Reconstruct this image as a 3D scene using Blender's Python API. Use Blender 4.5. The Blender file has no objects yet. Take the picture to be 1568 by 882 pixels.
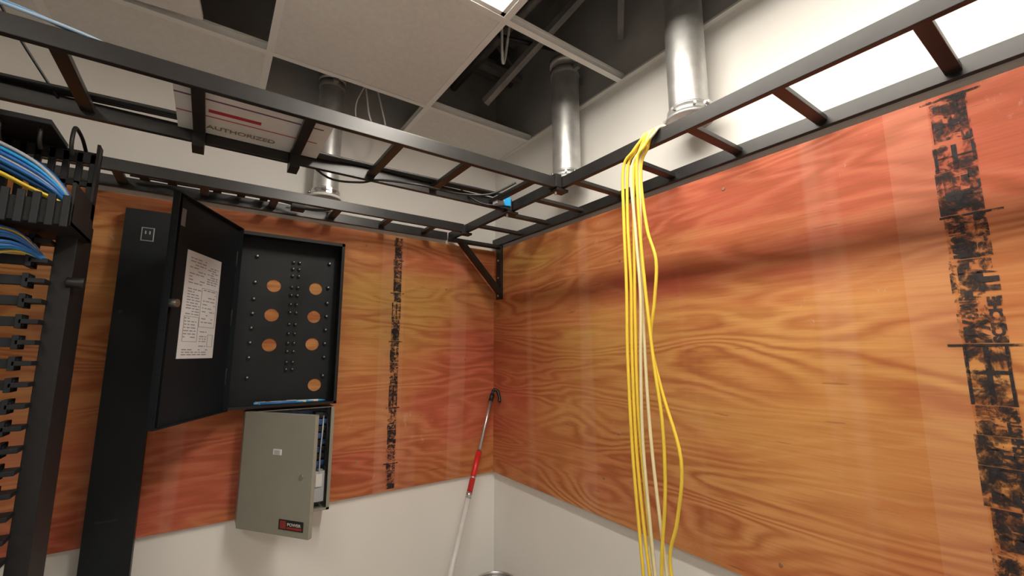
import bpy, bmesh, math, random
from mathutils import Matrix, Vector
random.seed(7)
sc=bpy.context.scene
sc.view_settings.view_transform='Standard'
sc.view_settings.look='None'
sc.view_settings.exposure=0.0
COL=bpy.context.collection

# ------------------------------------------------------------------ materials
def newmat(name):
    m=bpy.data.materials.new(name);m.use_nodes=True
    nt=m.node_tree;b=nt.nodes["Principled BSDF"]
    return m,nt,b
def N(nt,t,**k):
    n=nt.nodes.new(t)
    for a,v in k.items(): setattr(n,a,v)
    return n
def simple(name,col,rough=.5,metal=0.,var=.06,scale=20.,bump=0.,spec=.5):
    m,nt,b=newmat(name)
    b.inputs["Roughness"].default_value=rough
    b.inputs["Metallic"].default_value=metal
    b.inputs["Specular IOR Level"].default_value=spec
    tc=N(nt,"ShaderNodeTexCoord");no=N(nt,"ShaderNodeTexNoise")
    no.inputs["Scale"].default_value=scale;no.inputs["Detail"].default_value=4
    nt.links.new(tc.outputs["Object"],no.inputs["Vector"])
    cr=N(nt,"ShaderNodeValToRGB")
    cr.color_ramp.elements[0].position=.3;cr.color_ramp.elements[1].position=.7
    cr.color_ramp.elements[0].color=(*[max(0,c*(1-var)) for c in col],1)
    cr.color_ramp.elements[1].color=(*[min(1,c*(1+var)) for c in col],1)
    nt.links.new(no.outputs["Fac"],cr.inputs["Fac"]);nt.links.new(cr.outputs["Color"],b.inputs["Base Color"])
    if bump:
        bp=N(nt,"ShaderNodeBump");bp.inputs["Strength"].default_value=bump;bp.inputs["Distance"].default_value=.002
        n2=N(nt,"ShaderNodeTexNoise");n2.inputs["Scale"].default_value=scale*8;nt.links.new(tc.outputs["Object"],n2.inputs["Vector"])
        nt.links.new(n2.outputs["Fac"],bp.inputs["Height"]);nt.links.new(bp.outputs["Normal"],b.inputs["Normal"])
    return m
M_wall=simple("white_wall_paint",(.80,.785,.75),.6,var=.02,scale=3,bump=.15)
M_plenwall=simple("unpainted_wall",(.40,.39,.38),.9,var=.15,scale=4)
M_floor=simple("floor_tile",(.46,.45,.43),.4,var=.1,scale=6)
M_tile=simple("ceiling_tile_fibre",(.76,.745,.715),.9,var=.04,scale=60,bump=.3)
M_tee=simple("white_tee_steel",(.82,.81,.78),.45,var=.02)
M_deck=simple("plenum_deck",(.20,.19,.18),.9,var=.3,scale=3)
M_beam=simple("plenum_steel",(.22,.21,.20),.6,var=.2)
M_black=simple("black_powder_coat",(.014,.013,.013),.36,var=.2,scale=30)
M_blackm=simple("black_matte_metal",(.009,.009,.010),.55,var=.2,scale=30,spec=.35)
M_panel=simple("black_panel_paint",(.006,.009,.012),.48,var=.2,scale=12,spec=.35)
M_steel=simple("galvanized_steel",(.62,.62,.61),.42,.8,var=.18,scale=14)
M_bolt=simple("zinc_bolt",(.50,.49,.47),.4,1.,var=.1)
M_screw=simple("painted_screw_head",(.30,.17,.10),.5,.3,var=.1)
M_grey=simple("beige_grey_enamel",(.29,.285,.235),.42,var=.03,scale=8)
M_greyin=simple("grey_box_interior",(.30,.31,.31),.5,var=.05)
M_paper=simple("paper_label",(.60,.60,.61),.7,var=.02)
M_greyink=simple("grey_print",(.22,.22,.24),.7)
M_yel=simple("yellow_cable_jacket",(.84,.60,.06),.42,var=.06)
M_cream=simple("pale_yellow_jacket",(.78,.70,.42),.45,var=.06)
M_blue=simple("blue_cable_jacket",(.03,.16,.48),.4,var=.1)
M_cyan=simple("blue_connector_plastic",(.02,.35,.75),.4)
M_pblue=simple("pale_blue_cable_jacket",(.35,.50,.68),.4)
M_lgrey=simple("grey_cable_jacket",(.45,.47,.50),.45)
M_cblk=simple("black_cable_jacket",(.01,.01,.01),.45)
M_red=simple("red_grip_plastic",(.60,.02,.02),.35)
M_alu=simple("brushed_aluminium",(.62,.62,.62),.3,.9,var=.05)
M_whitep=simple("white_tube",(.62,.62,.61),.35)
M_pcb=simple("blue_circuit_board",(.02,.07,.20),.4,var=.5,scale=60)
M_redlab=simple("red_brown_label",(.28,.025,.015),.4)
M_sheet=simple("printed_plastic_film",(.74,.73,.71),.3,var=.05)
M_purple=simple("purple_print",(.16,.05,.14),.5)
M_olive=simple("olive_print",(.26,.22,.12),.5)
M_redpr=simple("red_print",(.45,.03,.05),.5)
M_white=simple("white_plastic",(.75,.75,.73),.4)

def wood(name,along,stamp,reds,yels,seed):
    """fire-rated plywood: along = 0 (x) or 1 (y) grain axis; reds/yels=lists of (s,z,rs,rz,amp) stained regions"""
    m,nt,b=newmat(name);L=nt.links.new
    tc=N(nt,"ShaderNodeTexCoord");sx=N(nt,"ShaderNodeSeparateXYZ");L(tc.outputs["Object"],sx.inputs[0])
    S=sx.outputs[along];Z=sx.outputs[2]
    def math_(op,a,b_=None,c=None,clamp=False):
        n=N(nt,"ShaderNodeMath",operation=op);n.use_clamp=clamp
        for i,v in enumerate((a,b_,c)):
            if v is None: continue
            if isinstance(v,(int,float)): n.inputs[i].default_value=v
            else: L(v,n.inputs[i])
        return n.outputs[0]
    def vec(ks,kz,off=0.):
        c=N(nt,"ShaderNodeCombineXYZ");L(math_('MULTIPLY',S,ks),c.inputs[0]);L(math_('MULTIPLY',Z,kz),c.inputs[1]);c.inputs[2].default_value=seed+off
        return c.outputs[0]
    def noise(v,scale=1.,detail=2.,dist=0.,rough=.5):
        n=N(nt,"ShaderNodeTexNoise");L(v,n.inputs["Vector"]);n.inputs["Scale"].default_value=scale
        n.inputs["Detail"].default_value=detail;n.inputs["Distortion"].default_value=dist;n.inputs["Roughness"].default_value=rough
        return n.outputs["Fac"]
    def ramp(f,stops):
        r=N(nt,"ShaderNodeValToRGB");L(f,r.inputs["Fac"]);e=r.color_ramp.elements
        while len(e)<len(stops): e.new(.5)
        for q,(p_,c_) in zip(e,stops): q.position=p_;q.color=(*c_,1) if len(c_)==3 else c_
        return r.outputs["Color"]
    def mix(f,a,b_,bt='MIX'):
        n=N(nt,"ShaderNodeMix",data_type='RGBA',blend_type=bt)
        if isinstance(f,(int,float)): n.inputs[0].default_value=f
        else: L(f,n.inputs[0])
        for i,v in ((6,a),(7,b_)):
            if isinstance(v,tuple): n.inputs[i].default_value=(*v,1)
            else: L(v,n.inputs[i])
        return n.outputs[2]
    def blobs(lst):
        tot=None
        for (s0,z0,rs,rz,amp) in lst:
            a=math_('DIVIDE',math_('SUBTRACT',S,s0),rs);c=math_('DIVIDE',math_('SUBTRACT',Z,z0),rz)
            d=math_('ADD',math_('MULTIPLY',a,a),math_('MULTIPLY',c,c))
            g=math_('MULTIPLY',math_('EXPONENT',math_('MULTIPLY',d,-1.)),amp)
            tot=g if tot is None else math_('ADD',tot,g)
        return tot
    big=noise(vec(1.2,3.6,3.),1.,3.,.5)
    base=ramp(big,[(.32,(.44,.150,.048)),(.5,(.56,.235,.075)),(.66,(.61,.29,.098))])
    ny=noise(vec(2.0,6.,19.),1.,3.,.4)
    base=mix(math_('MULTIPLY',blobs(yels),math_('MULTIPLY_ADD',ny,2.4,-.4),clamp=True),base,(.53,.29,.072))
    nr=noise(vec(2.4,8.,9.),1.,5.,.5)
    redm=math_('MULTIPLY',math_('MULTIPLY',blobs(reds),math_('MULTIPLY_ADD',nr,2.6,-.30),clamp=True),.92)
    base=mix(redm,base,(.49,.100,.062))
    nr2=noise(vec(3.,9.,29.),1.,4.,.6)
    base=mix(math_('MULTIPLY',math_('MULTIPLY_ADD',nr2,5.,-2.6,clamp=True),.45),base,(.46,.112,.055))
    # cathedral grain contours, feathered along the grain
    n1=noise(vec(.95,5.0),1.,2.,.35,.42)
    feather=noise(vec(13.,75.,7.),1.,2.)
    n1=math_('MULTIPLY_ADD',feather,.024,n1)
    c1=math_('MULTIPLY_ADD',math_('SINE',math_('MULTIPLY',n1,112.)),.5,.5)
    line=math_('POWER',c1,1.8)
    amp=noise(vec(1.6,5.,20.),1.,2.)
    ampm=math_('MULTIPLY_ADD',amp,3.2,-.95,clamp=True)
    base=mix(math_('MULTIPLY',line,math_('MULTIPLY',ampm,.70)),base,(.33,.085,.026))
    base=mix(math_('MULTIPLY',math_('POWER',math_('SUBTRACT',1.,c1),3.),.10),base,(.78,.47,.20))
    fine=noise(vec(6.,170.,5.),1.,3.)
    base=mix(.30,base,ramp(fine,[(.3,(.60,.52,.48)),(.6,(1,1,1))]),'MULTIPLY')
    ck=noise(vec(7.,90.,55.),1.,2.)
    base=mix(math_('MULTIPLY',math_('GREATER_THAN',ck,.72),.4),base,(.16,.05,.02))
    st=noise(vec(9.,.35,40.),1.,1.)
    base=mix(math_('MULTIPLY',math_('MULTIPLY_ADD',st,14.,-8.6,clamp=True),.09),base,(.80,.50,.38))
    sc_=noise(vec(16.,11.,60.),1.,6.,.5,.75)
    gate=noise(vec(1.3,2.2,66.),1.,1.)
    base=mix(math_('MULTIPLY',math_('MULTIPLY_ADD',sc_,9.,-5.6,clamp=True),math_('MULTIPLY',math_('MULTIPLY_ADD',gate,8.,-4.2,clamp=True),.40)),base,(.80,.60,.55))
    s0,s1=stamp
    inw=math_('MULTIPLY',math_('GREATER_THAN',S,s0),math_('LESS_THAN',S,s1))
    base=mix(math_('MULTIPLY',inw,.08),base,(.80,.55,.38))
    L(base,b.inputs["Base Color"])
    L(math_('MULTIPLY_ADD',fine,.2,.52),b.inputs["Roughness"])
    b.inputs["Specular IOR Level"].default_value=.25
    bp=N(nt,"ShaderNodeBump");bp.inputs["Strength"].default_value=.10;bp.inputs["Distance"].default_value=.002
    L(fine,bp.inputs["Height"]);L(bp.outputs["Normal"],b.inputs["Normal"])
    return m
M_woodB=wood("plywood_back",0,(-.67,-.55),[(-.10,1.45,.24,.32,1.2),(-.28,1.28,.3,.2,1.),(-1.5,1.0,.5,.35,1.),(-.9,1.0,.4,.2,.7),(-.3,2.0,.35,.10,.6),(-1.1,2.1,.5,.06,.7)],[(-.72,1.85,.25,.25,.9),(-.4,1.8,.25,.12,.9),(-.45,1.65,.2,.1,.6)],1.3)
M_woodR=wood("plywood_right",1,(-1.88,-1.80),[(-1.7,2.10,.75,.20,1.8),(-2.2,1.95,.3,.15,1.),(-.12,1.35,.30,.38,1.0),(-2.1,.95,.4,.16,1.1),(-1.2,1.80,.7,.08,.8),(-.9,1.02,.4,.10,.6)],[(-.40,2.02,.28,.09,1.3),(-1.3,1.45,.6,.25,.5),(-.8,1.6,.4,.12,.5)],4.1)

# ------------------------------------------------------------------ builder
class B:
    def __init__(s,name,mats):
        s.name=name;s.bm=bmesh.new();s.mats=mats
    def _fin(s,verts,mat,smooth=False):
        fs=set()
        for v in verts:
            for f in v.link_faces: fs.add(f)
        i=s.mats.index(mat)
        for f in fs: f.material_index=i;f.smooth=smooth
    def box(s,lo,hi,mat,M=None):
        lo=Vector(lo);hi=Vector(hi);c=(lo+hi)/2;d=hi-lo
        T=Matrix.Translation(c)@Matrix.Diagonal((abs(d.x),abs(d.y),abs(d.z),1))
        if M is not None: T=M@T
        r=bmesh.ops.create_cube(s.bm,size=1,matrix=T);s._fin(r['verts'],mat)
    def bar(s,p0,p1,w,h,mat,up=(0,0,1)):
        p0=Vector(p0);p1=Vector(p1);x=(p1-p0);l=x.length;x.normalize()
        u=Vector(up);y=u.cross(x)
        if y.length<1e-4: y=Vector((0,1,0)).cross(x)
        y.normalize();z=x.cross(y)
        R=Matrix((x,y,z)).transposed().to_4x4()
        s.box((0,-w/2,-h/2),(l,w/2,h/2),mat,Matrix.Translation(p0)@R)
    def cyl(s,p0,p1,r,mat,seg=24,r2=None,caps=True):
        p0=Vector(p0);p1=Vector(p1);d=p1-p0
        q=Vector((0,0,1)).rotation_difference(d.normalized()).to_matrix().to_4x4()
        T=Matrix.Translation((p0+p1)/2)@q
        o=bmesh.ops.create_cone(s.bm,cap_ends=caps,segments=seg,radius1=r,radius2=r if r2 is None else r2,depth=d.length,matrix=T)
        s._fin(o['verts'],mat,True)
        for v in o['verts']:
            for f in v.link_faces:
                if len(f.verts)>4: f.smooth=False
    def tube(s,pts,r,mat,seg=8,sub=6):
        P=[Vector(p) for p in pts];C=[]
        n=len(P)
        for i in range(n-1):
            a=P[max(i-1,0)];b_=P[i];c=P[i+1];d=P[min(i+2,n-1)]
            for k in range(sub):
                t=k/sub
                C.append(.5*((2*b_)+(-a+c)*t+(2*a-5*b_+4*c-d)*t*t+(-a+3*b_-3*c+d)*t**3))
        C.append(P[-1])
        nrm=None;rings=[]
        for i,p in enumerate(C):
            t=(C[min(i+1,len(C)-1)]-C[max(i-1,0)])
            if t.length<1e-9: t=Vector((0,0,1))
            t.normalize()
            if nrm is None: nrm=t.orthogonal().normalized()
            else:
                nrm=(nrm-t*nrm.dot(t))
                if nrm.length<1e-6: nrm=t.orthogonal()
                nrm.normalize()
            bn=t.cross(nrm)
            rings.append([s.bm.verts.new(p+r*(math.cos(2*math.pi*k/seg)*nrm+math.sin(2*math.pi*k/seg)*bn)) for k in range(seg)])
        i=s.mats.index(mat)
        for a,b_ in zip(rings,rings[1:]):
            for k in range(seg):
                f=s.bm.faces.new((a[k],a[(k+1)%seg],b_[(k+1)%seg],b_[k]));f.material_index=i;f.smooth=True
        for rg in (rings[0][::-1],rings[-1]):
            f=s.bm.faces.new(rg);f.material_index=i
    def done(s,bevel=0,parent=None):
        bmesh.ops.recalc_face_normals(s.bm,faces=s.bm.faces)
        me=bpy.data.meshes.new(s.name);s.bm.to_mesh(me);s.bm.free()
        for m in s.mats: me.materials.append(m)
        o=bpy.data.objects.new(s.name,me);COL.objects.link(o)
        if bevel:
            md=o.modifiers.new("bevel","BEVEL");md.width=bevel;md.segments=2;md.limit_method='ANGLE';md.angle_limit=math.radians(50)
        if parent: o.parent=parent
        return o
def text(name,body,mat,M,length,height,parent,bold=.02):
    cu=bpy.data.curves.new(name,"FONT");cu.body=body;cu.size=1;cu.offset=bold
    cu.materials.append(mat);o=bpy.data.objects.new(name,cu);COL.objects.link(o)
    bpy.context.view_layer.update()
    d=o.dimensions
    o.matrix_world=M@Matrix.Diagonal((length/d.x,height/d.y,1,1));o.parent=parent
    return o
def axes(o,x,y,z):
    R=Matrix((Vector(x),Vector(y),Vector(z))).transposed().to_4x4()
    return Matrix.Translation(o)@R

# ------------------------------------------------------------------ room shell
XL,YN,ZT,ZC=-3.3,-4.2,3.35,2.66
w=B("wall_back",[M_wall,M_plenwall]);w.box((XL-.1,0,0),(.1,.1,ZC),M_wall);w.box((XL-.1,0,ZC),(.1,.1,ZT),M_plenwall);w.done()
w=B("wall_right",[M_wall,M_plenwall]);w.box((0,YN,0),(.1,0,ZC),M_wall);w.box((0,YN,ZC),(.1,0,ZT),M_plenwall);w.done()
w=B("wall_left",[M_wall,M_plenwall]);w.box((XL-.1,YN,0),(XL,0,ZC),M_wall);w.box((XL-.1,YN,ZC),(XL,0,ZT),M_plenwall);w.done()
w=B("wall_near",[M_wall,M_plenwall]);w.box((XL-.1,YN-.1,0),(.1,YN,ZC),M_wall);w.box((XL-.1,YN-.1,ZC),(.1,YN,ZT),M_plenwall);w.done()
w=B("floor",[M_floor]);w.box((XL-.1,YN-.1,-.1),(.1,.1,0),M_floor);w.done()
w=B("ceiling_deck",[M_deck,M_beam]);w.box((XL-.1,YN-.1,ZT),(.1,.1,ZT+.1),M_deck)
for y in (-.25,-1.05,-1.85,-2.65,-3.45):
    w.bar((XL,y,ZT-.03),(0,y,ZT-.03),.06,.06,M_beam);w.bar((XL,y,ZT-.27),(0,y,ZT-.27),.05,.03,M_beam)
    x=XL
    k=0
    while x<-.2:
        w.bar((x,y,ZT-.27 if k%2 else ZT-.04),(x+.22,y,ZT-.04 if k%2 else ZT-.27),.018,.018,M_beam);x+=.22;k+=1
w.done()

gx=[0,-.60,-1.24,-1.88,-2.52,-3.16];gy=[0,-.35,-.99,-1.63,-2.27,-2.91,-3.55,-4.19]
opens={(0,1),(0,2),(1,0)}
lights={(1,2),(1,3),(3,4),(3,5)}
g=B("ceiling_grid_tees",[M_tee])
for x in gx[1:]:
    g.box((x-.012,YN,ZC-.001),(x+.012,0,ZC+.001),M_tee);g.box((x-.001,YN,ZC),(x+.001,0,ZC+.038),M_tee)
    g.box((x-.006,YN,ZC+.03),(x+.006,0,ZC+.038),M_tee)
for y in gy[1:-1]:
    for i in range(len(gx)):
        x1=gx[i];x0=gx[i+1] if i+1<len(gx) else XL
        if i in (1,3) and y in ((-1.63,) if i==1 else (-2.91,)): continue
        g.box((x0,y-.012,ZC-.0016),(x1,y+.012,ZC-.0006),M_tee);g.box((x0,y-.001,ZC),(x1,y+.001,ZC+.038),M_tee)
        g.box((x0,y-.006,ZC+.03),(x1,y+.006,ZC+.038),M_tee)
g.box((-.024,YN,ZC-.002),(-.0005,0,ZC+.0),M_tee);g.box((-.003,YN,ZC),(-.0005,0,ZC+.024),M_tee)
g.box((XL,-.024,ZC-.002),(0,-.0005,ZC),M_tee);g.box((XL,-.003,ZC),(0,-.0005,ZC+.024),M_tee)
for x in gx[1:-1]:
    for y in gy[1:-1:2]: g.cyl((x,y,ZC+.03),(x+.02,y,ZT-.25),.0014,M_tee,6)
g.done()
t=B("ceiling",[M_tile])
for i in range(5):
    for j in range(7):
        if (i,j) in opens or (i,j) in lights: continue
        x0,x1=gx[i+1]+.004,gx[i]-.004;y0,y1=gy[j+1]+.004,gy[j]-.004
        if (i,j)==(2,1):
            Mx=Matrix.Translation((x0,y1,0))@Matrix.Rotation(math.radians(-6),4,'Z')@Matrix.Translation((-x0,-y1,0))
            t.box((x0+.03,y0,ZC+.003),(x1-.20,y1,ZC+.018),M_tile,Mx)
        else: t.box((x0,y0,ZC+.001),(x1,y1,ZC+.017),M_tile)
t.done()
def emis(name,s):
    m,nt,b=newmat(name);b.inputs["Base Color"].default_value=(.9,.9,.88,1)
    b.inputs["Emission Color"].default_value=(1.,.92,.81,1);b.inputs["Emission Strength"].default_value=s
    return m
def lamp(i,j,strength,soft,xc=None,hw=.085):
    """2x4 troffer: side pans with a bright lamp lens"""
    m=emis("troffer_lens",strength);m2=emis("troffer_side_pan",soft)
    x0,x1,y0,y1=gx[i+1]+.012,gx[i]-.012,gy[j+2]+.012,gy[j]-.012
    if xc is None: xc=(x0+x1)/2
    o=B("ceiling_light_panel",[M_tee,m,m2])
    for a in (((x0,y0),(x0+.015,y1)),((x1-.015,y0),(x1,y1)),((x0,y0),(x1,y0+.015)),((x0,y1-.015),(x1,y1))):
        o.box((*a[0],ZC+.002),(*a[1],ZC+.02),M_tee)
    o.box((x0+.015,y0+.015,ZC+.012),(x1-.015,y1-.015,ZC+.014),m2)
    o.box((xc-hw,y0+.05,ZC+.006),(xc+hw,y1-.05,ZC+.0118),m)
    o.box((x0,y0,ZC+.02),(x1,y1,ZC+.09),M_tee)
    o.done()
lamp(1,2,74.,1.5,-.745,.052);lamp(3,4,24.,2.)  # second troffer is out of view, added as room fill light

# ------------------------------------------------------------------ plywood
ZB,ZP=.9,2.12
p=B("plywood_backboard",[M_woodB,M_screw]);p.box((-2.44,-.018,ZB),(-.018,-.001,ZP),M_woodB)
for (x,z) in [(-.32,1.87),(-.32,1.05),(-.75,1.05),(-1.55,1.0),(-.75,2.05),(-.2,1.5)]: p.cyl((x,-.0182,z),(x,-.0205,z),.0055,M_screw,12)
pb=p.done(.001)
p=B("plywood_backboard",[M_woodR,M_screw]);p.box((-.018,-2.46,ZB),(-.001,-.001,ZP),M_woodR)
for (y,z) in [(-1.39,2.06),(-1.47,.97),(-.83,1.05),(-.95,1.9),(-.4,1.62),(-2.2,1.05),(-.1,1.1)]: p.cyl((-.0182,y,z),(-.0205,y,z),.0055,M_screw,12)
pr=p.done(.001)
def inkmat(name,thr,k,scale):
    m,nt,b=newmat(name);b.inputs["Base Color"].default_value=(.020,.016,.018,1);b.inputs["Roughness"].default_value=.7
    gm=N(nt,"ShaderNodeNewGeometry");no=N(nt,"ShaderNodeTexNoise");no.inputs["Scale"].default_value=scale;no.inputs["Detail"].default_value=6;no.inputs["Roughness"].default_value=.72;no.inputs["Distortion"].default_value=.4
    nt.links.new(gm.outputs["Position"],no.inputs["Vector"])
    a=N(nt,"ShaderNodeMath",operation='MULTIPLY_ADD');a.use_clamp=True;a.inputs[1].default_value=-k;a.inputs[2].default_value=thr*k
    nt.links.new(no.outputs["Fac"],a.inputs[0])
    c=N(nt,"ShaderNodeMath",operation='MULTIPLY');c.inputs[1].default_value=.94;nt.links.new(a.outputs[0],c.inputs[0]);nt.links.new(c.outputs[0],b.inputs["Alpha"])
    return m
M_ink1=inkmat("worn_stamp_ink",.60,6,30);M_ink2=inkmat("smudged_stamp_ink",.57,4.5,26);M_ink3=inkmat("faint_stamp_ink",.52,5,34)
def stamps(par,M,w,seed):
    """M maps (up the board, across the strip, off the face). Column of rubber-stamped inspection marks."""
    rnd=random.Random(seed)
    o=B("stamp_marks",[M_ink1,M_ink2,M_ink3])
    z=.010;k=0;L=ZP-ZB-.008
    big=["PBX","HFE","WD8","E0F","SPB","K19","RBE","TFB"];small=["UNIONB","GRADEH","SCTCHE","DF15/32","FR-ULB","EXP01E"]
    while z<L-.03:
        ln=min(rnd.choice([.9,1.2,1.5,1.9])*w*(1 if w>.05 else 1.3),L-z);ty=rnd.choice([0,1,1,2,2,3])
        def jit(e,dz=0): return M@Matrix.Translation((z+dz+rnd.uniform(0,.003),w*e,.0008))
        a0,a1=w*rnd.uniform(-.04,.08),w*rnd.uniform(.92,1.05)
        if ty==0:
            text("stamp_text",rnd.choice(big),M_ink1,jit(.04),ln*.96,w*.9,par,.09)
            o.box((z,a0,.0002),(z+ln*.99,a1,.0003),M_ink3)
        elif ty==1:
            o.box((z,a0,.0002),(z+ln,a1,.0003),M_ink2)
            text("stamp_text",rnd.choice(big),M_ink1,jit(.3,ln*.1),ln*.75,w*.62,par,.09)
            text("stamp_text",rnd.choice(small),M_ink1,jit(.02),ln*.95,w*.26,par,.05)
        elif ty==2:
            text("stamp_text",rnd.choice(small),M_ink1,jit(.02),ln*.96,w*.30,par,.06)
            text("stamp_text",rnd.choice(big),M_ink1,jit(.36),ln*.5,w*.6,par,.07)
            text("stamp_text",rnd.choice(small),M_ink1,jit(.55,ln*.52),ln*.46,w*.4,par,.06)
            o.box((z,a0,.0002),(z+ln,a1,.0003),M_ink3)
        else:
            o.box((z,a0,.0002),(z+ln,a1,.0003),M_ink2)
            for a in ((0,.08),(.42,.55),(.9,.99)): o.box((z,w*a[0],.0004),(z+ln*.97,w*a[1],.0005),M_ink1)
            o.box((z+ln*.5,w*.02,.0006),(z+ln*.56,w*.96,.0007),M_ink1)
        z+=ln
        if k%3==1: o.box((z-.006,-w*rnd.uniform(.05,.4),.0006),(z-.001,w*rnd.uniform(1.0,1.35),.0007),M_ink1)
        z+=.001;k+=1
    ob=o.done(parent=par);ob.matrix_world=M
stamps(pb,axes((-.570,-.0184,ZB),(0,0,1),(-1,0,0),(0,-1,0)),.042,2)
stamps(pr,axes((-.0184,-1.945,ZB),(0,0,1),(0,1,0),(-1,0,0)),.066,5)

# ------------------------------------------------------------------ ladder racks
ZL=2.158;HB=.042;WB=.017
def ladder(name,ax,a0,a1,c0,c1,rungs):
    o=B(name,[M_black,M_bolt])
    def P(a,c,z): return (a,c,z) if ax=='x' else (c,a,z)
    for c in (c0,c1):
        lo=P(a0,c-WB/2,ZL-HB/2);hi=P(a1,c+WB/2,ZL+HB/2)
        o.box([min(p,q) for p,q in zip(lo,hi)],[max(p,q) for p,q in zip(lo,hi)],M_black)
    for r in rungs:
        o.box((r-.014,min(c0,c1),ZL-.008) if ax=='x' else (min(c0,c1),r-.014,ZL-.008),(r+.014,max(c0,c1),ZL+.007) if ax=='x' else (max(c0,c1),r+.014,ZL+.007),M_black)
    return o
rA=[-2.37,-2.13,-1.885,-1.643,-1.41,-1.165,-.92,-.686,-.42]
o=ladder("cable_ladder_rack",'x',-2.6,-.325,-.934,-.616,rA)
for y in (-.934,-.616):
    o.box((-.345,y-.02,ZL-.033),(-.29,y+.02,ZL-.022),M_black);o.cyl((-.335,y,ZL-.045),(-.335,y,ZL-.02),.005,M_bolt,10)
    o.box((-.352,y-.022,ZL-.022),(-.325,y+.022,ZL+.028),M_black)
o.done(.0015)
rB=[-2.37,-2.13,-1.885,-1.645,-1.40,-1.165,-.92,-.69,-.47]
o=ladder("cable_ladder_rack",'x',-2.6,-.33,-.215,-.03,rB)
o.box((-.345,-.235,ZL-.033),(-.29,-.195,ZL-.022),M_black);o.done(.0015)
rC=[-3.1,-2.87,-2.63,-2.40,-2.165,-1.934,-1.68,-1.455,-1.22,-.99,-.76,-.53,-.3]
o=ladder("cable_ladder_rack",'y',-3.3,-.03,-.314,-.03,rC)
o.done(.0015)
o=B("triangle_wall_bracket",[M_black,M_bolt])
yb=-.085
o.box((-.032,yb-.026,1.83),(-.019,yb+.026,2.136),M_black)
o.box((-.34,yb-.02,2.120),(-.019,yb+.02,2.136),M_black)
o.bar((-.026,yb,1.87),(-.275,yb,2.126),.044,.020,M_black)
for z in (1.85,1.95,2.05): o.cyl((-.032,yb,z),(-.038,yb,z),.006,M_bolt,8)
o.done(.001)

# ------------------------------------------------------------------ conduit sleeves
def duct(x,y,z0,z1,r,back=False):
    o=B("conduit_sleeve",[M_steel,M_bolt,M_beam,M_white])
    o.cyl((x,y,z0),(x,y,z1),r,M_steel,40,caps=False)
    o.cyl((x,y,z0),(x,y,z1),r-.003,M_beam,40,caps=False)
    o.cyl((x,y,z0+.0),(x,y,z0+.028),r+.007,M_steel,40)
    o.cyl((x,y,z0+.028),(x,y,z0+.036),r+.003,M_steel,40)
    o.cyl((x,y,z0-.008),(x,y,z0+.004),r+.014,M_white if back else M_steel,40)
    for s in (-1,1):
        o.box((x-.012,y+s*(r+.004)-.012,z0+.004),(x+.012,y+s*(r+.012)+.008,z0+.03),M_steel)
        o.cyl((x-.03,y+s*(r+.012),z0+.017),(x+.03,y+s*(r+.012),z0+.017),.005,M_bolt,10)
    for k in (-1,0,1):
        a=math.radians(225+k*50);o.cyl((x+math.cos(a)*(r+.006),y+math.sin(a)*(r+.006),z0+.016),(x+math.cos(a)*(r+.020),y+math.sin(a)*(r+.020),z0+.016),.005,M_bolt,8)
    zz=min(z1-.06,2.78)
    o.cyl((x,y,zz),(x,y,zz+.03),r+.004,M_beam,40)
    if back: o.box((x-.012,y,zz),(x+.012,-.002,zz+.03),M_beam)
    else: o.box((x,y-.012,zz),(-.002,y+.012,zz+.03),M_beam)
    o.cyl((x,y-r-.02,zz+.015),(x,y-r+.01,zz+.015),.006,M_bolt,8)
    o.box((x-.01,y-r-.03,zz+.004),(x+.01,y-r,zz+.026),M_beam)
    o.cyl((x,y,z1-.03),(x,y,z1),r+.006,M_steel,40)
    o.done()
duct(-.095,-1.335,2.30,3.1,.062)
duct(-.10,-.74,2.285,2.86,.062)
duct(-.965,-.10,2.22,2.80,.053,True)

# ------------------------------------------------------------------ black wall enclosure
X0,X1,Z0,Z1,D=-1.272,-.872,1.325,2.02,-.115
o=B("open_wall_enclosure",[M_blackm,M_panel,M_bolt,M_paper,M_greyink])
th=.003
o.box((X0,D,Z0),(X0+th,-.019,Z1),M_blackm);o.box((X1-th,D,Z0),(X1,-.019,Z1),M_blackm)
o.box((X0,D,Z0),(X1,-.019,Z0+th),M_blackm);o.box((X0,D,Z1-th),(X1,-.019,Z1),M_blackm)
for a in (((X0,Z0),(X0+.012,Z1)),((X1-.012,Z0),(X1,Z1)),((X0,Z0),(X1,Z0+.010)),((X0,Z1-.014),(X1,Z1))):
    o.box((a[0][0],D-.002,a[0][1]),(a[1][0],D+.001,a[1][1]),M_blackm)
random.seed(3)
for z in [1.93,1.90,1.87,1.82,1.785,1.745,1.71,1.66,1.62,1.58,1.545,1.50,1.47]:
    for dx in (-.012,.012):
        o.cyl((-1.05+dx,-.0225,z),(-1.05+dx,-.034,z),.0072,M_panel,10);o.cyl((-1.05+dx,-.034,z),(-1.05+dx,-.0346,z),.0022,M_bolt,8)
for z in [1.94,1.83,1.76,1.70,1.64,1.58,1.52,1.44]:
    for x in (-1.20,-.915): o.cyl((x,-.0225,z),(x,-.034,z),.0078,M_panel,10);o.cyl((x,-.034,z),(x,-.0345,z),.0032,M_bolt,8)
hx,hy=X0-.004,D-.003
fx,fy=-1.462,-.485
dv=Vector((fx-hx,fy-hy,0));dl=dv.length;dn=dv.normalized()
MD=axes((hx,hy,0),dn,(-dn.y,dn.x,0),(0,0,1))
inn=Vector((-dn.y,dn.x,0));sgn=1 if inn.x>0 else -1
o.box((0,-.0015,Z0-.003),(dl,.0015,Z1+.003),M_panel,MD)
lip=.018*sgn
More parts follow.
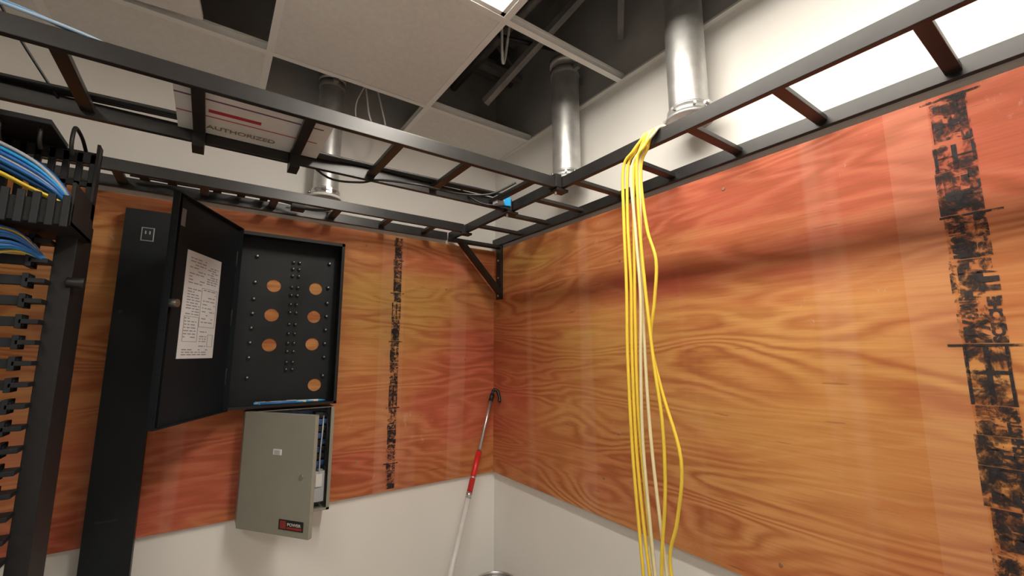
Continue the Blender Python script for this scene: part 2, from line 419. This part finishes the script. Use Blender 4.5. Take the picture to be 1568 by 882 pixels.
for a,b_ in (((0,Z0-.003),(dl,Z0)),((0,Z1),(dl,Z1+.003)),((dl-.003,Z0),(dl,Z1)),((0,Z0),(.003,Z1))):
    o.box((a[0],0,a[1]),(b_[0],lip,b_[1]),M_panel,MD)
o.box((dl-.03,0,Z0),(dl-.027,lip*.6,Z1),M_panel,MD)
q=.0025*sgn
o.box((dl*.27,q*.5,1.52),(dl*.77,q,1.865),M_paper,MD)
for (a0,a1,z0,z1,st) in ((.72,.50,1.845,1.76,.010),(.47,.31,1.83,1.77,.008),(.72,.54,1.745,1.66,.009),(.50,.31,1.75,1.63,.012),(.72,.56,1.65,1.58,.010),(.50,.40,1.61,1.56,.008),(.72,.36,1.55,1.532,.008)):
    z=z0
    while z>z1:
        xx=dl*a0
        while xx>dl*a1+.006:
            l=min(random.uniform(.008,.03),xx-dl*a1)
            if random.random()<.8: o.box((xx-l,q,z-.0032),(xx,q*1.15,z),M_greyink,MD)
            xx-=l+.006
        z-=st
for (a0,a1,z0,z1) in ((.53,.29,1.755,1.625),(.73,.53,1.655,1.575),(.38,.30,1.60,1.56)):
    for e in ((a0,a0-.006,z0,z1),(a1+.006,a1,z0,z1),(a0,a1,z0,z0-.0015),(a0,a1,z1,z1-.0015)):
        o.box((dl*e[1],q,min(e[2],e[3])),(dl*e[0],q*1.15,max(e[2],e[3])),M_greyink,MD)
o.box((dl*.84,q*.5,1.93),(dl*.93,q,1.985),M_greyink,MD)
o.cyl(MD@Vector((dl*.94,0,1.685)),MD@Vector((dl*.94,.03*sgn,1.685)),.012,M_bolt,16)
o.bar(MD@Vector((dl*.94,.028*sgn,1.685)),MD@Vector((dl*1.0,.028*sgn,1.68)),.016,.004,M_bolt)
for z in (1.45,1.67,1.9): o.cyl((hx,hy-.002,z-.03),(hx,hy-.002,z+.03),.005,M_blackm,10)
enc=o.done(.0008)
me=B("back_plate",[M_panel]);me.box((X0+.002,-.0225,Z0+.002),(X1-.002,-.0195,Z1-.002),M_panel);bpobj=me.done(parent=enc)
cu=B("cutter",[M_panel])
for (x,z) in [(-1.13,1.82),(-.965,1.82),(-1.13,1.695),(-.965,1.695),(-1.13,1.57),(-.965,1.575),(-.945,1.40)]:
    cu.cyl((x,-.03,z),(x,-.0182,z),.027,M_panel,32)
cuo=cu.done()
md=bpobj.modifiers.new("b","BOOLEAN");md.object=cuo;md.operation='DIFFERENCE';md.solver='EXACT'
bpy.context.view_layer.update()
dg=bpy.context.evaluated_depsgraph_get();nm=bpy.data.meshes.new_from_object(bpobj.evaluated_get(dg))
bpobj.modifiers.clear();bpobj.data=nm;bpy.data.objects.remove(cuo)
# pens lying across the bottom lip of the enclosure
for (a,b_,c) in (((-1.155,-.108),(-1.00,-.110),M_blue),((-1.12,-.098),(-.96,-.104),M_white),((-1.06,-.086),(-.915,-.098),M_white),((-1.17,-.090),(-1.03,-.086),M_lgrey)):
    o=B("ballpoint_pen",[c,M_cblk,M_cyan,M_bolt]);zz=Z0+.0155
    A=Vector((*a,zz));E=Vector((*b_,zz));d=(E-A)
    o.cyl(A,A+d*.82,.0052,c,12);o.cyl(A+d*.82,E,.0052,M_cyan,12,r2=.0015);o.cyl(A-d*.04,A,.0054,M_cyan,12)
    o.bar(A+Vector((0,0,.0065)),A+d*.25+Vector((0,0,.0065)),.003,.0015,M_bolt);o.done()

# ------------------------------------------------------------------ grey box
gx0,gx1,gz0,gz1,gd=-1.20,-.875,.90,1.312,-.105
o=B("grey_power_supply_box",[M_grey,M_greyin,M_pcb,M_bolt,M_lgrey,M_redlab,M_white,M_cblk,M_cyan])
o.box((gx0,-.022,gz0),(gx1,-.019,gz1),M_greyin)
o.box((gx0,gd,gz0),(gx0+.002,-.019,gz1),M_grey);o.box((gx1-.002,gd,gz0),(gx1,-.019,gz1),M_grey)
o.box((gx0,gd,gz0),(gx1,-.019,gz0+.002),M_grey);o.box((gx0,gd,gz1-.002),(gx1,-.019,gz1),M_grey)
o.box((gx1-.013,gd-.001,gz0),(gx1,gd+.001,gz1),M_grey);o.box((gx0,gd-.001,gz0),(gx1,gd+.001,gz0+.01),M_grey)
o.box((-1.15,-.034,1.05),(-.888,-.030,1.295),M_pcb)
for k in range(8):
    o.box((-.945,-.085,1.07+k*.028),(-.915,-.034,1.092+k*.028),M_cblk if k%2 else M_pcb)
    o.box((-.912,-.06,1.07+k*.028),(-.893,-.034,1.088+k*.028),M_pcb if k%3==0 else M_cblk)
o.box((-1.10,-.08,1.15),(-1.02,-.034,1.24),M_bolt)
o.tube([(-.905,-.05,1.28),(-.915,-.092,1.22),(-.92,-.095,1.12),(-.915,-.08,1.02),(-.905,-.05,.95)],.003,M_lgrey)
o.tube([(-.89,-.05,1.28),(-.895,-.085,1.2),(-.893,-.09,1.08),(-.90,-.05,.97)],.003,M_cblk)
o.box((-.935,-.085,.93),(-.895,-.03,1.05),M_lgrey);o.box((-.93,-.09,.99),(-.905,-.085,1.04),M_white)
h=Vector((gx0,gd-.002,0));fr=Vector((-1.0,-.372,0));dv=(fr-h);dl=dv.length;dn=dv.normalized()
MG=axes(h,dn,(-dn.y,dn.x,0),(0,0,1))
out=Vector((-dn.y,dn.x,0));sg=1 if out.dot(Vector((-1,-1,0)))>0 else -1
o.box((0,-.001,gz0-.003),(dl,.001,gz1+.003),M_grey,MG)
for a,b_ in (((0,gz0-.003),(dl,gz0-.001)),((0,gz1+.001),(dl,gz1+.003)),((dl-.002,gz0),(dl,gz1)),((0,gz0),(.002,gz1))):
    o.box((a[0],0,a[1]),(b_[0],-.016*sg,b_[1]),M_grey,MG)
o.box((dl*.60,0,gz0+.018),(dl*.93,.0022*sg,gz0+.052),M_cblk,MG)
o.box((dl*.62,0,gz0+.022),(dl*.70,.0030*sg,gz0+.048),M_redlab,MG);o.box((dl*.71,0,gz0+.022),(dl*.91,.0030*sg,gz0+.030),M_redlab,MG)
o.box((dl*.45,0,1.168),(dl*.57,.002*sg,1.188),M_white,MG);o.box((dl*.47,0,1.171),(dl*.55,.003*sg,1.185),M_lgrey,MG)
o.cyl(MG@Vector((dl*.86,0,1.10)),MG@Vector((dl*.86,.004*sg,1.10)),.009,M_bolt,16)
gb=o.done(.0008)
text("label_text","POWER",M_white,MG@axes((dl*.72,.0036*sg,gz0+.034),(1,0,0),(0,0,1),(0,-1,0)),dl*.18,.010,gb)

# ------------------------------------------------------------------ tall black raceway panel
o=B("vertical_cable_raceway",[M_panel,M_bolt,M_cblk,M_lgrey])
o.box((-1.622,-.078,0),(-1.492,-.022,2.055),M_panel)
o.box((-1.572,-.081,1.94),(-1.535,-.078,1.99),M_lgrey);o.box((-1.569,-.083,1.943),(-1.538,-.080,1.987),M_cblk)
for dx in (-.006,.006): o.box((-1.5535+dx-.002,-.0838,1.965),(-1.5535+dx+.002,-.0828,1.977),M_lgrey)
o.cyl((-1.60,-.0785,1.68),(-1.60,-.082,1.68),.007,M_cblk,14)
o.box((-1.595,-.0795,.985),(-1.54,-.0775,.992),M_cblk)
o.done(.002)

# ------------------------------------------------------------------ rack on the far left
o=B("network_equipment_rack",[M_blackm,M_panel,M_bolt,M_cblk])
o.box((-1.648,-.70,0),(-1.612,-.56,1.86),M_blackm)
o.box((-2.02,-.72,0),(-1.765,-.56,1.86),M_blackm)
z=.35
while z<1.84:
    o.box((-1.767,-.735,z),(-1.668,-.715,z+.020),M_panel)
    o.box((-1.767,-.735,z-.006),(-1.750,-.715,z+.026),M_panel)
    o.box((-1.680,-.745,z-.005),(-1.670,-.70,z+.025),M_panel)
    o.box((-1.675,-.745,z+.005),(-1.645,-.70,z+.015),M_panel)
    z+=.0445
o.box((-2.05,-.72,0),(-1.60,-.50,.04),M_blackm)
o.box((-2.1,-.655,1.86),(-1.60,-.645,1.90),M_blackm)
o.box((-2.1,-.655,2.005),(-1.60,-.645,2.035),M_blackm);o.box((-2.1,-.655,1.945),(-1.60,-.645,1.957),M_blackm)
x=-2.1
while x<-1.6:
    o.box((x,-.655,1.86),(x+.012,-.643,2.03),M_panel);x+=.024
o.box((-2.1,-.83,1.805),(-1.60,-.645,1.815),M_blackm)
o.box((-2.1,-.836,1.805),(-1.60,-.828,1.855),M_blackm)
x=-2.1
while x<-1.6:
    o.box((x,-.842,1.80),(x+.012,-.834,1.868),M_panel);x+=.022
o.box((-1.606,-.836,1.805),(-1.60,-.645,1.90),M_blackm);o.box((-1.606,-.68,1.86),(-1.60,-.645,2.05),M_blackm)
for x in (-1.63,-1.68,-1.74):
    o.tube([(x,-.65,2.035),(x,-.70,2.05),(x,-.76,2.05),(x,-.775,2.03),(x,-.775,2.0),(x,-.76,1.985)],.004,M_cblk)
o.box((-2.1,-.96,2.03),(-1.74,-.62,2.045),M_blackm);o.box((-1.80,-.98,2.0),(-1.77,-.90,2.135),M_blackm)
o.box((-1.76,-.80,2.03),(-1.66,-.66,2.042),M_blackm)
o.cyl((-1.62,-.70,1.70),(-1.59,-.70,1.70),.012,M_cblk,14)
o.tube([(-1.62,-.70,1.02),(-1.59,-.72,1.03),(-1.58,-.73,1.0),(-1.60,-.73,.98),(-1.63,-.72,.985)],.006,M_cblk)
o.done(.001)
o=B("patch_cable_bundle",[M_blue,M_yel,M_lgrey,M_cyan])
random.seed(11)
for k in range(32):
    c=[M_blue,M_blue,M_yel,M_blue,M_cyan,M_blue,M_lgrey,M_yel][k%8];a=random.uniform(-.03,.03);b_=random.uniform(-.030,.028)
    if c is M_yel: b_-=.012
    o.tube([(-2.05,-.76+a,2.0+b_),(-1.86,-.77+a,2.0+b_),(-1.755,-.77+a,1.965+b_),(-1.68,-.76+a,1.93+b_),(-1.635,-.75+a*.6,1.89+b_*.5),(-1.622,-.73+a*.3,1.85),(-1.63,-.70,1.83)],.0035,c)
for k in range(20):
    c=random.choice([M_blue,M_blue,M_lgrey,M_cyan,M_yel]);a=random.uniform(-.03,.03);b_=random.uniform(-.035,.035)
    o.tube([(-2.0,-.77,1.74+b_),(-1.85,-.80+a,1.735+b_),(-1.76,-.79+a,1.755+b_),(-1.69,-.77+a,1.77+b_*.6),(-1.65,-.73,1.74)],.0032,c)
o.done()

# ------------------------------------------------------------------ yellow cables over the ladder
o=B("hanging_yellow_cables",[M_yel,M_cream])
strands=[
 (M_yel,0,[(-1.269,2.095),(-1.26,1.926),(-1.263,1.738),(-1.256,1.531),(-1.258,1.268),(-1.275,1.042),(-1.287,.926),(-1.29,.70)]),
 (M_yel,.008,[(-1.258,2.095),(-1.252,1.926),(-1.252,1.738),(-1.246,1.531),(-1.250,1.268),(-1.264,1.042),(-1.272,.926),(-1.28,.72)]),
 (M_yel,0,[(-1.290,2.07),(-1.28,1.832),(-1.272,1.606),(-1.27,1.362),(-1.289,1.08),(-1.303,.926),(-1.31,.70)]),
 (M_cream,-.006,[(-1.305,2.09),(-1.303,1.964),(-1.297,1.738),(-1.298,1.456),(-1.306,1.268),(-1.323,1.08),(-1.338,.926),(-1.35,.70)]),
 (M_yel,-.01,[(-1.312,2.10),(-1.308,2.02),(-1.322,1.888),(-1.346,1.794),(-1.334,1.68),(-1.316,1.57),(-1.343,1.437),(-1.391,1.268),(-1.371,1.118),(-1.343,1.024),(-1.349,.926),(-1.36,.70)]),
 (M_yel,.006,[(-1.308,2.10),(-1.306,1.95),(-1.312,1.80),(-1.322,1.65),(-1.335,1.5),(-1.352,1.35),(-1.350,1.18),(-1.330,1.02),(-1.325,.9),(-1.33,.70)]),
 (M_cream,.004,[(-1.285,2.08),(-1.290,1.9),(-1.298,1.7),(-1.288,1.5),(-1.284,1.3),(-1.295,1.1),(-1.31,.9),(-1.32,.72)]),
]
for k,(mt,dx,pts) in enumerate(strands):
    xf=-.334-dx
    y0=-1.335-.008*k
    top=[(-.296,y0-.014,2.160),(-.300,y0-.010,2.178),(-.312,y0-.004,2.185),(-.326,y0+.006,2.180),(-.331-dx*.5,y0+.016,2.165),(xf,(y0+pts[0][0])/2+.004,2.135)]
    o.tube(top+[(xf,y,z) for y,z in pts],.0047,mt,8,6)
o.tube([(-.332,-1.29,.70),(-.332,-1.31,.62),(-.332,-1.34,.62),(-.332,-1.36,.70)],.0045,M_yel)
o.tube([(-.336,-1.28,.72),(-.336,-1.30,.66),(-.336,-1.33,.70)],.0045,M_yel)
o.done()

# ------------------------------------------------------------------ pole, bin
o=B("telescoping_duster_pole",[M_alu,M_red,M_whitep,M_cblk])
P0=Vector((-.055,-.062,1.31));P1=Vector((-.58,-.30,.0))
def pp(z): t=(1.31-z)/1.31; return P0+(P1-P0)*t
o.cyl(pp(1.31),pp(1.03),.0085,M_alu,16);o.cyl(pp(1.04),pp(.865),.014,M_red,18);o.cyl(pp(.93),pp(.923),.015,M_alu,18)
o.cyl(pp(.865),pp(.84),.015,M_alu,18);o.cyl(pp(.85),pp(.02),.013,M_whitep,18);o.cyl(pp(.03),pp(.0),.015,M_cblk,18)
o.cyl(pp(1.315),pp(1.28),.012,M_cblk,12);o.tube([pp(1.31),(-.045,-.06,1.335),(-.030,-.075,1.33),(-.027,-.09,1.30),(-.032,-.10,1.275)],.008,M_cblk)
o.done()
o=B("steel_trash_can",[M_alu]);cx,cy=-.20,-.33
o.cyl((cx,cy,0),(cx,cy,.52),.085,M_alu,40,r2=.10,caps=False);o.cyl((cx,cy,.005),(cx,cy,.01),.085,M_alu,40)
o.cyl((cx,cy,.505),(cx,cy,.512),.098,M_alu,40)
ring=[(cx+.10*math.cos(a*math.pi/12),cy+.10*math.sin(a*math.pi/12),.52) for a in range(25)];o.tube(ring,.005,M_alu,8,2)
o.done()

# ------------------------------------------------------------------ printed sheet on the ladder
o=B("printed_plastic_sheet",[M_sheet,M_redpr,M_purple])
zs=2.1665
o.box((-1.46,-.915,zs),(-1.10,-.63,zs+.0015),M_sheet)
o.box((-1.39,-.785,zs-.0008),(-1.27,-.768,zs),M_redpr);o.box((-1.46,-.745,zs-.0008),(-1.12,-.741,zs),M_redpr);o.box((-1.46,-.84,zs-.0008),(-1.12,-.834,zs),M_purple)
sh=o.done()
text("print_text","AUTHORIZED",M_olive,axes((-1.395,-.668,zs-.0012),(1,0,0),(0,-1,0),(0,0,-1)),.17,.024,sh)

# ------------------------------------------------------------------ cabling on ladders
o=B("black_ladder_cables",[M_cblk,M_blue,M_cyan,M_lgrey,M_pblue])
zc=ZL+.027
for k in range(3):
    y=-.64+.014*k
    o.tube([(-2.5,y,zc+.01),(-1.9,y,zc),(-1.6,y-.02,zc),(-1.45,y-.03,zc),(-1.25,y-.03,zc),(-1.1,y-.02,zc-.01),(-.95,y,zc),(-.7,y-.01,zc),(-.5,y-.02,zc),(-.36,y,zc+.01)],.006,M_cblk)
o.tube([(-1.15,-.60,zc),(-1.05,-.58,2.13),(-.95,-.60,2.13),(-.9,-.66,2.13),(-.78,-.72,2.12),(-.62,-.70,2.13),(-.5,-.74,2.14),(-.42,-.80,zc)],.004,M_cblk)
o.tube([(-.55,-.60,2.19),(-.50,-.66,2.13),(-.42,-.70,2.12),(-.36,-.67,2.14),(-.38,-.60,2.19)],.004,M_cblk)
for x in (-1.41,-1.165): o.box((x-.014,-.66,2.11),(x+.014,-.60,2.195),M_cblk)
o.box((-.395,-.68,2.135),(-.36,-.65,2.172),M_cyan);o.box((-.43,-.682,2.137),(-.395,-.65,2.170),M_lgrey)
for k in range(4): o.tube([(-2.5,-.945+.006*k,zc+.01),(-2.0,-.945+.006*k,zc+.014+.004*k),(-1.8,-.945+.006*k,zc+.014+.004*k),(-1.68,-.94+.006*k,zc+.008+.004*k),(-1.57,-.925+.008*k,zc-.002),(-1.50,-.90,zc-.02)],.004,(M_pblue,M_blue,M_cyan,M_lgrey)[k])
o.tube([(-1.85,-.80,2.45),(-1.78,-.70,2.3),(-1.70,-.63,2.17)],.003,M_cblk)
o.done()
o=B("wall_cable_run",[M_cblk,M_white,M_yel])
o.tube([(-1.62,-.10,2.17),(-1.5,-.08,2.175),(-1.38,-.1,2.17),(-1.25,-.09,2.175),(-1.12,-.1,2.17),(-1.05,-.12,2.15),(-.98,-.14,2.15),(-.93,-.12,2.18),(-.95,-.1,2.22)],.006,M_cblk)
o.tube([(-1.1,-.08,2.18),(-1.04,-.1,2.19),(-.98,-.09,2.2)],.004,M_yel)
for x in (-1.58,-1.5,-1.36,-1.28,-1.2): o.box((x-.014,-.12,2.165),(x+.014,-.075,2.19),M_cblk)
o.box((-1.10,-.14,2.135),(-1.05,-.10,2.17),M_cblk)
o.done()
o=B("plenum_cables",[M_white,M_cblk,M_beam])
o.tube([(-.93,-.17,3.2),(-.86,-.18,2.9),(-.84,-.22,2.70),(-.83,-.25,2.58),(-.79,-.25,2.52),(-.75,-.22,2.56),(-.76,-.2,2.66),(-.82,-.18,2.9)],.004,M_white)
o.tube([(-.84,-.3,3.1),(-.84,-.25,2.8),(-.88,-.2,2.65),(-.86,-.18,2.55)],.0025,M_white)
o.tube([(-.6,-.6,3.1),(-.45,-.62,2.95),(-.3,-.7,2.9),(-.1,-.7,2.95),(-.02,-.6,3.1)],.009,M_cblk)
o.tube([(-.45,-.75,3.2),(-.42,-.7,2.85),(-.38,-.66,2.8),(-.36,-.7,3.1)],.006,M_white)
o.tube([(-.5,-1.3,3.2),(-.35,-1.25,2.95),(-.3,-1.1,2.9),(-.25,-.9,3.2)],.007,M_cblk)
o.bar((-.35,-.45,2.72),(-.02,-1.5,3.3),.03,.03,M_beam);o.bar((-.55,-1.5,3.2),(-.02,-1.0,2.85),.025,.025,M_beam)
o.cyl((-.3,-1.6,3.05),(-.3,-.01,3.05),.02,M_beam,16);o.cyl((-1.2,-.18,3.1),(-.01,-.18,3.1),.03,M_beam,16)
o.done()

# ------------------------------------------------------------------ world + camera
wd=bpy.data.worlds.new("world");sc.world=wd;wd.use_nodes=True
wd.node_tree.nodes["Background"].inputs[0].default_value=(.5,.48,.45,1);wd.node_tree.nodes["Background"].inputs[1].default_value=.1
C=Vector((-1.3416,-2.0939,1.5406));yaw,pitch,roll,f=.6094,.1466,-.0008,662.5487
cy,sy,cp,sp=math.cos(yaw),math.sin(yaw),math.cos(pitch),math.sin(pitch)
F=Vector((sy*cp,cy*cp,sp));R=Vector((cy,-sy,0));U=R.cross(F)
cam=bpy.data.cameras.new("camera");co=bpy.data.objects.new("camera",cam);COL.objects.link(co)
cam.sensor_width=36;cam.lens=f/1568*36;cam.clip_start=.02
co.matrix_world=axes(C,R,U,-F)@Matrix.Rotation(roll,4,'Z')
sc.camera=co
